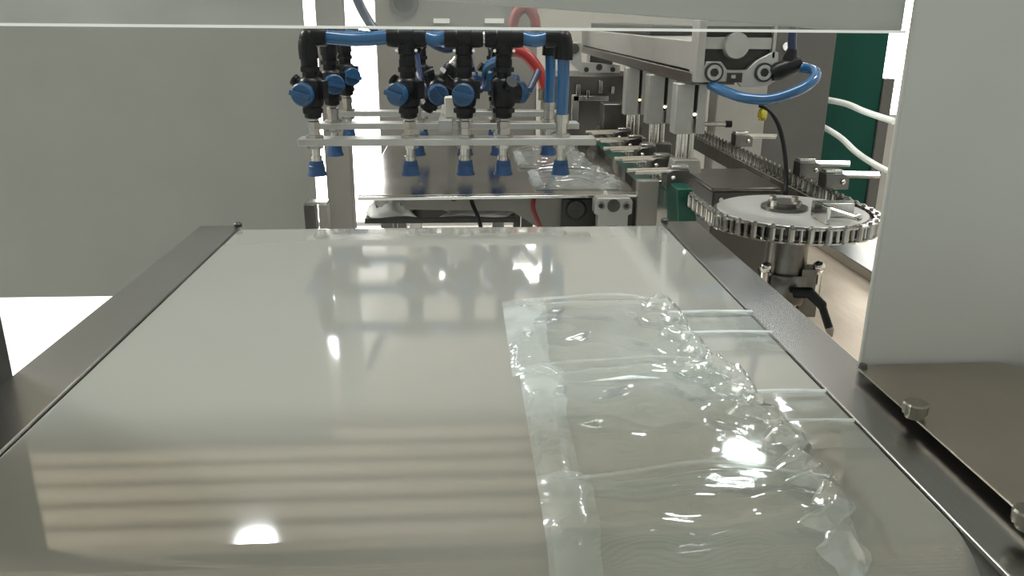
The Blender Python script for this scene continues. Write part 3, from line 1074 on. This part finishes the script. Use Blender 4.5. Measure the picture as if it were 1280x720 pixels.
MB().box((c.x - 0.002, yb - 0.001, c.z - 0.002), (0.026, 0.006, 0.016)).build('latch_slot', 'black_iron', cap)
MB().box((c.x - 0.006, yb - 0.006, c.z), (0.008, 0.004, 0.006)).build('latch', 'bright_steel', cap)
# far end bracket
br = MB()
b_ = lambda x, y_: (at(x, y_, 2.35).x, at(x, y_, 2.35).z)
br.prism([b_(712, 53), b_(727, 53), b_(727, 77), b_(775, 82), b_(775, 91), b_(726, 91), b_(712, 78)], lambda u, v, w_: (u, w_, v), 2.35, 2.37)
brk = br.build('end_bracket', 'aluminium', ga, 0.001)
c = at(718, 61, 2.349)
MB().cyl(c, c - Vector((0, 0.004, 0)), 0.014, n=20).build('bracket_pin', 'dark_steel', brk)
for px, py in ((733, 87), (749, 84), (766, 87)):
    c = at(px, py, 2.349)
    MB().cyl(c, c - Vector((0, 0.002, 0)), 0.009 if px == 749 else 0.007, n=14).build('bolt_hole', 'black_iron', brk)
# hanger that carries the actuator from the cabinet behind
MB().span(0.44, 0.52, 2.88, 2.96, 0, 1.04).build('stand', 'dark_steel', ga, 0.003)

# blue hose loop with black fitting beside the end cap
hl = thing('air_hose', 'blue air hose looping round beside the actuator end cap', 'hose', at(985, 90, 1.43))
MB().tube([at(888, 106, 1.448), at(905, 114, 1.42), at(930, 122, 1.39), at(962, 124, 1.37), at(995, 114, 1.36), at(1016, 101, 1.37), at(1019, 90, 1.40), at(1006, 85, 1.43), at(990, 84, 1.44)], 0.0088, 14, 8).build('hose_loop', 'blue_tube', hl)
fq = at(984, 84, 1.44)
MB().turn(fq + Vector((-0.028, 0, -0.012)), fq + Vector((0.022, 0, 0.008)), [(0, 0.012), (0.2, 0.016), (0.75, 0.016), (1, 0.012)], 16).turn(fq, fq + Vector((0.006, 0, 0.03)), [(0, 0.013), (0.6, 0.012), (1, 0.009)], 14).build('fitting', 'black_plastic', hl)
MB().tube([fq + Vector((0.006, 0, 0.028)), at(990, 50, 1.44), at(992, 20, 1.44), at(993, -40, 1.44)], 0.0075, 12).build('riser_tube', 'dark_blue_tube', hl)

# ================================================================== hanging pneumatic grippers
def slide_cylinder(Yc, xa, xb, z0_, z1_, rod_z, label, led, foot):
    t_ = thing('pneumatic_cylinder', label, 'cylinder', ((xa + xb) / 2, Yc, z0_), 'pneumatic cylinders hanging under the actuator')
    mb_ = MB()
    wd = xb - xa
    mb_.span(xa, xa + wd * 0.58, Yc, Yc + 0.035, z0_, z1_)
    mb_.span(xa + wd * 0.70, xb, Yc, Yc + 0.035, z0_, z1_)
    mb_.span(xa + wd * 0.58, xa + wd * 0.70, Yc + 0.012, Yc + 0.035, z0_, z1_)
    mb_.build('body', 'aluminium', t_, 0.0015)
    MB().span(xa + wd * 0.59, xa + wd * 0.69, Yc + 0.004, Yc + 0.012, z0_ + 0.028, z1_ - 0.001).build('sensor', 'black_plastic', t_)
    MB().ball((xa + wd * 0.64, Yc + 0.002, z0_ + 0.036), 0.0028, 8).build('sensor_lamp', led, t_)
    for k_ in (0.26, 0.44, 0.66):
        MB().cyl((xa + wd * k_, Yc + 0.018, rod_z), (xa + wd * k_, Yc + 0.018, z0_), 0.0055 if k_ != 0.44 else 0.0075, n=12).build('rod', 'bright_steel' if k_ != 0.66 else 'steel', t_)
    if foot:
        MB().prism([(xa + 0.0, rod_z - 0.024), (xb - 0.002, rod_z - 0.024), (xb - 0.005, rod_z), (xa + 0.004, rod_z)], lambda u, v, w_: (u, w_, v), Yc - 0.004, Yc + 0.035).build('foot', 'aluminium', t_, 0.001)
        MB().span(xa + 0.004, xa + 0.022, Yc, Yc + 0.03, rod_z - 0.075, rod_z - 0.024).build('jaw', 'dark_steel', t_, 0.001)
    else:
        MB().span(xa, xb, Yc, Yc + 0.04, rod_z - 0.05, rod_z).build('foot', 'dark_steel', t_, 0.002)
    return t_


slide_cylinder(1.500, 0.391, 0.449, 0.946, 1.0375, 0.898, 'aluminium pneumatic cylinder nearest of the hanging row, a pale block foot below', 'led_white', True)
slide_cylinder(1.740, 0.393, 0.452, 0.935, 1.0375, 0.893, 'aluminium pneumatic cylinder second in the hanging row', 'led_white', False)
slide_cylinder(2.000, 0.395, 0.452, 0.925, 1.0375, 0.870, 'aluminium pneumatic cylinder farthest in the hanging row, with an amber lamp', 'led_amber', False)
pn = thing('side_pin', 'short steel pin with a black tip on the nearest hanging cylinder', 'pin', at(900, 155, 1.52))
MB().cyl((0.4495, 1.52, 0.962), at(908, 155, 1.52), 0.0045, n=10).build('rod', 'steel', pn)
pe = at(907, 155, 1.52)
MB().cyl(pe, pe + Vector((0.011, 0, 0)), 0.0065, n=10).build('tip', 'black_plastic', pn)

# ================================================================== background machinery
mcab = thing('machine_cabinet', 'grey machine cabinet behind the suction head', 'cabinet', (-0.05, 2.9, 0))
MB().span(-0.272, 0.24, 2.70, 3.2, 0.60, 1.245).build('body', 'grey_paint', mcab, 0.004)
for X in (-0.25, 0.215):
    for Yl in (2.73, 3.17):
        MB().span(X - 0.02, X + 0.02, Yl - 0.02, Yl + 0.02, 0, 0.5995).build('leg', 'dark_steel', mcab)
cq = at(505, 3, 2.699)
MB().ring(cq, cq - Vector((0, 0.012, 0)), 0.045, 0.03, 28).build('port_ring', 'brown_grey', mcab)
MB().cyl(cq, cq - Vector((0, 0.006, 0)), 0.03, n=24).build('port', 'black_iron', mcab)
for k_, (px, py) in enumerate(((552, 26), (618, 26))):
    c = at(px, py, 2.69)
    MB().box(c, (0.06 if k_ else 0.05, 0.02, 0.014)).build('white_clip', 'white_sheet', mcab)
for X in (-0.15, 0.05):
    pass

rh = thing('rear_housing', 'dark steel housing with small bright levers behind the tray', 'housing', (0.42, 2.6, 0))
MB().span(0.25, 0.66, 2.42, 2.66, 0, 0.99).build('body', 'brown_grey', rh, 0.003)
for (px, py, w_, h_) in ((722, 112, 0.012, 0.03), (734, 118, 0.008, 0.025), (750, 108, 0.010, 0.035), (765, 112, 0.008, 0.02), (781, 104, 0.006, 0.05)):
    c = at(px, py, 2.40)
    MB().box(c, (w_, 0.03, h_)).build('lever', 'bright_steel', rh, 0.001)
c0, c1 = at(716, 122, 2.405), at(760, 122, 2.405)
MB().span(c0.x, c1.x, 2.39, 2.42, c0.z - 0.008, c0.z + 0.006).build('lever_bar', 'steel', rh, 0.001)
c0, c1 = at(714, 118, 2.405), at(722, 150, 2.405)
MB().span(c0.x, c1.x, 2.39, 2.42, c1.z, c0.z).build('bracket', 'steel', rh, 0.001)

lw_ = thing('link_arm', 'dark angular link mechanism between the bag tray and the hanging cylinders', 'mechanism', (0.40, 1.85, 0))
MB().cyl((0.42, 2.12, 0), (0.42, 2.12, 0.86), 0.03).build('pedestal', 'dark_steel', lw_)
for (pa, pb2, r_) in (((752, 165, 2.1), (790, 195, 1.95), 0.012), ((760, 150, 2.15), (742, 172, 2.05), 0.01), ((790, 195, 1.95), (838, 205, 1.8), 0.014)):
    MB().cyl(at(*pa), at(*pb2), r_, n=10).build('link', 'black_iron', lw_)
    MB().ball(at(*pb2), r_ * 1.5).build('joint', 'dark_steel', lw_)
MB().box((0.405, 2.1, 0.90), (0.10, 0.06, 0.09)).build('bearing', 'dark_steel', lw_, 0.003)
# upright plates below the left chain run
gs = thing('guide_stand', 'two upright steel plates between the tray and the chain', 'stand', (0.35, 1.49, 0))
for i, (px0, px1, Yp) in enumerate(((798, 820, 1.47), (822, 836, 1.50))):
    a, b = at(px0, 226, Yp), at(px1, 290, Yp)
    MB().span(a.x, b.x, Yp, Yp + 0.02, 0.70, a.z).build('guide_plate', 'steel' if i else 'column_grey', gs, 0.0015)
MB().span(0.33, 0.375, 1.475, 1.52, 0, 0.6995).build('base_post', 'dark_steel', gs)

rc = tag(MB().span(0.735, 0.882, 2.36, 2.44, 0, 1.30).build('machine_post', 'column_grey', None, 0.004, origin=(0.81, 2.40, 0)),
         'wide grey steel post behind the chain wheel', 'post')
dc = thing('control_cabinet', 'dark brownish grey cabinet left of the green panel', 'cabinet', (0.95, 2.5, 0))
MB().span(0.886, 1.085, 2.40, 2.80, 0, 1.6).build('body', 'brown_grey', dc, 0.004)
c = at(983, 58, 2.398)
MB().cyl(c, c - Vector((0, 0.006, 0)), 0.012, n=14).build('button', 'white_sheet', dc)

gpn = thing('green_panel', 'dark green upright machine panel behind the chain run', 'panel', (1.7, 3.3, 0))
gA, gB = at(1030, 100, 3.2), at(1112, 100, 3.2)
MB().span(1.30, 1.655, 3.2, 3.26, 0, 1.7).build('sheet', 'green_panel', gpn, 0.004)
MB().span(1.657, 1.70, 3.19, 3.25, 0, 0.93).build('edge_post', 'brown_grey', gpn, 0.003)
lowp = at(1100, 150, 3.1)
for i, pts in enumerate(([(1030, 122), (1055, 129), (1082, 140), (1118, 152)], [(1028, 150), (1048, 170), (1070, 190), (1094, 206), (1125, 222)])):
    Yh = 2.45
    ptw = [at(x, y_, yy) for (x, y_), yy in zip(pts, (2.5, 2.4, 2.3, 2.2, 2.1))]
    ptw[0].x = 1.08
    tag(MB().tube(ptw, 0.009, 10).build('white_hose', 'white_hose', None, origin=at(pts[1][0], pts[1][1], Yh)),
        ('upper' if i == 0 else 'lower, steeper') + ' white hose crossing the green panel', 'hose', 'white hoses in front of the green panel')

# red hoses behind the suction head
rhs = thing('hose', 'thick red hose bending down behind the blue tubes', 'hose', (0.27, 2.2, TZ))
MB().tube([at(628, 70, 2.2), at(640, 63, 2.2), at(655, 67, 2.2), at(667, 79, 2.2), at(676, 94, 2.2), at(682, 112, 2.2)], 0.016, 12).build('sleeve', 'red_hose', rhs)
re_ = at(682, 111, 2.2)
MB().turn(re_, (re_.x + 0.004, 2.2, 0), [(0, 0.019), (0.03, 0.019), (0.032, 0.013), (1, 0.013)], 14).build('pipe', 'dark_steel', rhs)
MB().ball(at(628, 71, 2.2), 0.024, 12).build('coupling', 'black_plastic', rhs)
tag(MB().tube([at(640, 40, 2.3), at(645, 18, 2.3), at(658, 10, 2.3), at(668, 22, 2.3), at(672, 40, 2.3), at(690, 42, 2.3)], 0.014, 12).build('hose', 'red_dull', None, origin=at(655, 30, 2.3)),
    'dull red hose loop seen through the shield above the blue tubes', 'hose')

# ================================================================== chain wheel, chain and clamps
DX, DY, DZ, DR = 0.517, 1.228, 0.864, 0.127
dk = thing('sprocket', 'flat round steel chain wheel beside the belt end', 'wheel', (DX, DY, 0))
MB().turn((DX, DY, DZ - 0.0039), (DX, DY, DZ), [(0, DR - 0.012), (0.8, DR - 0.012), (1, DR - 0.013)], 64).build('disc', 'aluminium', dk)
MB().turn((DX, DY, 0.6602), (DX, DY, DZ - 0.012), [(0, 0.05), (0.04, 0.05), (0.05, 0.033), (0.9, 0.033), (0.91, 0.045), (1, 0.045)], 28).build('shaft', 'dark_steel', dk)
MB().turn((DX, DY, DZ - 0.019), (DX, DY, DZ - 0.0125), [(0, DR - 0.006), (1, DR - 0.006)], 64).build('rim', 'black_iron', dk)
MB().turn((DX, DY, DZ - 0.0124), (DX, DY, DZ - 0.004), [(0, DR - 0.0065), (1, DR - 0.0065)], 64).build('rim', 'dark_steel', dk)
hb = MB().turn((DX - 0.008, DY + 0.01, DZ), (DX - 0.008, DY + 0.01, DZ + 0.012), [(0, 0.036), (0.4, 0.036), (0.45, 0.026), (1, 0.026)], 24).build('hub', 'dark_steel', dk)
for a in range(4):
    w_ = a * math.pi / 2 + 0.5
    MB().cyl((DX - 0.008 + 0.024 * math.cos(w_), DY + 0.01 + 0.024 * math.sin(w_), DZ + 0.004), (DX - 0.008 + 0.024 * math.cos(w_), DY + 0.01 + 0.024 * math.sin(w_), DZ + 0.016), 0.006, n=6).build('bolt', 'bright_steel', hb)
# clamp collar and lever
cl = MB()
cl.turn((DX, DY, 0.715), (DX, DY, 0.765), [(0, 0.040), (0.1, 0.043), (0.9, 0.043), (1, 0.040)], 24)
cl.box((DX + 0.03, DY - 0.02, 0.735), (0.03, 0.03, 0.08))
clo = cl.build('collar', 'dark_steel', dk, 0.0)
for sx in (-1, 1):
    MB().cyl((DX + sx * 0.043, DY - 0.03, 0.72), (DX + sx * 0.043, DY - 0.03, 0.775), 0.0065, n=10).ball((DX + sx * 0.043, DY - 0.03, 0.778), 0.010).build('stud', 'bright_steel', clo)
lv = thing('clamp_lever', 'black clamping lever pointing down below the chain wheel', 'lever', at(1005, 370, 1.17))
l0, l1, l2, l3 = at(998, 366, 1.175), at(1012, 366, 1.16), at(1027, 381, 1.15), at(1040, 421, 1.13)
MB().turn(l0 + Vector((-0.006, 0, 0)), l1, [(0, 0.009), (0.9, 0.009), (1, 0.008)], 12).turn(l1, l2, [(0, 0.0085), (1, 0.0075)], 12).ball(l1, 0.009).ball(l2, 0.008).build('arm', 'black_plastic', lv)
MB().turn(l2, l2.lerp(l3, 0.72), [(0, 0.006), (1, 0.0062)], 12).build('grip', 'black_plastic', lv)
MB().turn(l2.lerp(l3, 0.72), l3, [(0, 0.0062), (0.4, 0.0058), (1, 0.001)], 12).build('grip_end', 'column_grey', lv)

CHZ = DZ - 0.0105
YEND = 2.35


def link_mb():
    mb_ = MB()
    # two rollers and two side plates; local x along the chain
    for z_ in (-0.0105, 0.0105):
        poly_ = []
        for i in range(5):
            a = rad(90 + 180 * i / 4)
            poly_.append((-0.0066 + 0.0064 * math.cos(a), 0.0064 * math.sin(a)))
        for i in range(5):
            a = rad(-90 + 180 * i / 4)
            poly_.append((0.0066 + 0.0064 * math.cos(a), 0.0064 * math.sin(a)))
        mb_.prism(poly_, lambda u, v, w_: (u, v, w_), z_ - 0.0012, z_ + 0.0012)
    mb_.cyl((-0.0066, 0, -0.0092), (-0.0066, 0, 0.0092), 0.0056, n=10)
    mb_.cyl((0.0066, 0, -0.0092), (0.0066, 0, 0.0092), 0.0032, n=8)
    mb_.cyl((-0.0066, 0, 0.0118), (-0.0066, 0, 0.0145), 0.003, n=6)
    return mb_


ch = thing('roller_chain', 'bright steel roller chain round the wheel and along both runs', 'chain', (DX, DY, CHZ))
croot = Vector((DX, DY, CHZ))
PITCH = 0.0265
path = []
npi = int(round(math.pi * DR / PITCH))
for i in range(npi + 1):
    a = math.pi + math.pi * i / npi
    path.append((DX + DR * math.cos(a), DY + DR * math.sin(a), a + math.pi / 2))
ny_ = int((YEND - DY) / PITCH)
for i in range(1, ny_):
    path.append((DX - DR, DY + PITCH * i, math.pi / 2))
    path.append((DX + DR, DY + PITCH * i, math.pi / 2))
proto_link = None
for i, (x_, y_, a) in enumerate(path):
    loc = Vector((x_, y_, CHZ)) - croot
    if proto_link is None:
        proto_link = mesh_part('link', link_mb(), 'chain_steel', ch, loc)
        o = proto_link
    else:
        o = proto_link.copy()
        col.objects.link(o)
        o.location = loc
    o.rotation_euler = (0, 0, a)

for sx in (-1, 1):
    X = DX + sx * DR
    cgx = thing('chain_guide', 'green plastic chain guide under the left chain run' if sx < 0 else 'grey steel chain guide under the right chain run', 'guide', (X, 1.8, 0))
    if sx < 0:
        cg = cgx
    MB().span(X - 0.010, X + 0.010, DY + 0.14, YEND, CHZ - 0.045, CHZ - 0.0125).build('guide_bar', 'green_plastic' if sx < 0 else 'steel', cgx, 0.001)
    for Yp in ((1.9, 2.3) if sx < 0 else (1.9, 2.3)):
        MB().span(X - 0.010, X + 0.010, Yp - 0.02, Yp + 0.02, 0, CHZ - 0.046).build('post', 'dark_steel', cgx)
gq = at(858, 240, 1.36)
MB().prism([(at(846, 236, 1.36).x, at(846, 236, 1.36).z), (at(866, 236, 1.36).x, at(866, 236, 1.36).z), (at(874, 285, 1.36).x, 0.79), (at(848, 285, 1.36).x, 0.79)], lambda u, v, w_: (u, w_, v), 1.36, 1.44).build('guide_end', 'green_plastic', cg, 0.002)
MB().turn((DX + 0.055, DY + 0.02, DZ - 0.04), (DX + 0.055, DY + 0.02, DZ - 0.018), [(0, 0.05), (1, 0.05)], 24).build('guide_shoe', 'green_plastic', dk)


def clamp_thing(Yc, side, label):
    """side -1: left run, jaws point left; +1: right run, jaws point right"""
    X = DX + side * DR
    t_ = thing('chain_clamp', label, 'clamp', (X, Yc, CHZ + 0.012), 'bag clamps carried by the chain')
    z_ = CHZ + 0.0135
    MB().prism([(X - 0.012 * side, z_), (X + 0.030 * side, z_), (X + 0.030 * side, z_ + 0.020), (X + 0.018 * side, z_ + 0.028), (X - 0.012 * side, z_ + 0.028)],
               lambda u, v, w_: (u, w_, v), Yc - 0.017, Yc + 0.017).build('block', 'dark_steel', t_, 0.0015)
    MB().box((X + 0.004 * side, Yc, z_ + 0.031), (0.03, 0.022, 0.006)).build('cover', 'steel', t_, 0.001)
    for dy, ln in ((-0.011, 0.085), (0.011, 0.095)):
        MB().cyl((X + 0.012 * side, Yc + dy, z_ + 0.024), (X + ln * side, Yc + dy, z_ + 0.022), 0.0042, n=10).build('finger', 'bright_steel', t_)
    MB().ball((X + 0.018 * side, Yc - 0.019, z_ + 0.014), 0.0045, 8).build('rivet', 'bright_steel', t_)
    return t_


for i, Yc in enumerate((1.43, 1.56, 1.69, 1.82, 1.95)):
    clamp_thing(Yc, -1, ['steel clamp on the left chain run nearest the belt', 'second steel clamp from the belt on the left chain run',
                         'third steel clamp from the belt on the left chain run', 'fourth steel clamp from the belt on the left chain run',
                         'farthest steel clamp on the left chain run'][i])
for i, Yc in enumerate((1.385, 1.50, 1.88)):
    clamp_thing(Yc, 1, ['steel clamp half hidden by the grey guard column', 'steel clamp with long fingers in front of the green panel', 'small distant steel clamp in front of the dark cabinet'][i])

# bracket with a pin on the wheel
wb = thing('wheel_clamp', 'small steel bracket with a slanted pin on top of the chain wheel', 'bracket', (DX + 0.03, DY - 0.06, DZ))
MB().span(DX + 0.012, DX + 0.018, DY - 0.10, DY - 0.055, DZ, DZ + 0.026).build('upright', 'bright_steel', wb, 0.001)
MB().span(DX + 0.018, DX + 0.075, DY - 0.055, DY - 0.03, DZ, DZ + 0.022).build('block', 'steel', wb, 0.0015)
MB().cyl((DX + 0.03, DY - 0.07, DZ + 0.016), (DX + 0.062, DY - 0.095, DZ + 0.008), 0.004, n=10).ball((DX + 0.062, DY - 0.095, DZ + 0.010), 0.006).build('pin', 'bright_steel', wb)

# black cable and brass fitting above the wheel
tag(MB().tube([at(950, 132, 1.60), at(962, 138, 1.58), at(974, 158, 1.56), at(981, 190, 1.54), at(983, 225, 1.52), at(981, 250, 1.50)], 0.0045, 10).build('cable', 'black_plastic', None, origin=at(970, 170, 1.56)),
    'black cable curving down behind the chain wheel', 'cable')
c = at(953, 143, 1.62)
tag(MB().turn(c + Vector((0, 0, -0.012)), c + Vector((0, 0, 0.012)), [(0, 0.007), (0.3, 0.010), (0.7, 0.010), (1, 0.006)], 6).build('hose_fitting', 'yellow_brass', None, origin=c),
    'small yellow brass fitting at the top of the black cable', 'fitting')

# lower steel deck beside the conveyor
dk2 = thing('steel_deck', 'pale brushed steel deck with a raised bright strip right of the conveyor', 'deck', (0.55, 1.0, 0))
DKZ = 0.66
MB().span(0.462, 1.15, 0.71, 1.80, DKZ - 0.006, DKZ).build('plate', 'deck_steel', dk2, 0.001)
MB().span(0.795, 0.86, 0.72, 1.80, DKZ + 0.0005, DKZ + 0.022).build('edge_strip', 'rail_steel', dk2, 0.0015)
for X, Yl in ((0.52, 0.8), (1.1, 0.8), (0.52, 1.7), (1.1, 1.7)):
    MB().span(X - 0.02, X + 0.02, Yl - 0.02, Yl + 0.02, 0, DKZ - 0.006).build('leg', 'steel', dk2)

# dark box added on the deck as a dark backdrop behind the wheel
dh = thing('backdrop_box', 'added dark box between the two chain runs, a dark backdrop behind the chain wheel', 'housing', (0.54, 1.6, DKZ))
MB().span(0.475, 0.600, 1.50, 1.70, DKZ + 0.0003, 0.838).build('body', 'brown_grey', dh, 0.004)
MB().span(0.470, 0.605, 1.495, 1.705, 0.8382, 0.845).build('lid', 'dark_steel', dh, 0.002)
for X in (0.49, 0.585):
    MB().cyl((X, 1.4995, 0.822), (X, 1.4945, 0.822), 0.005, n=6).build('bolt', 'steel', dh)
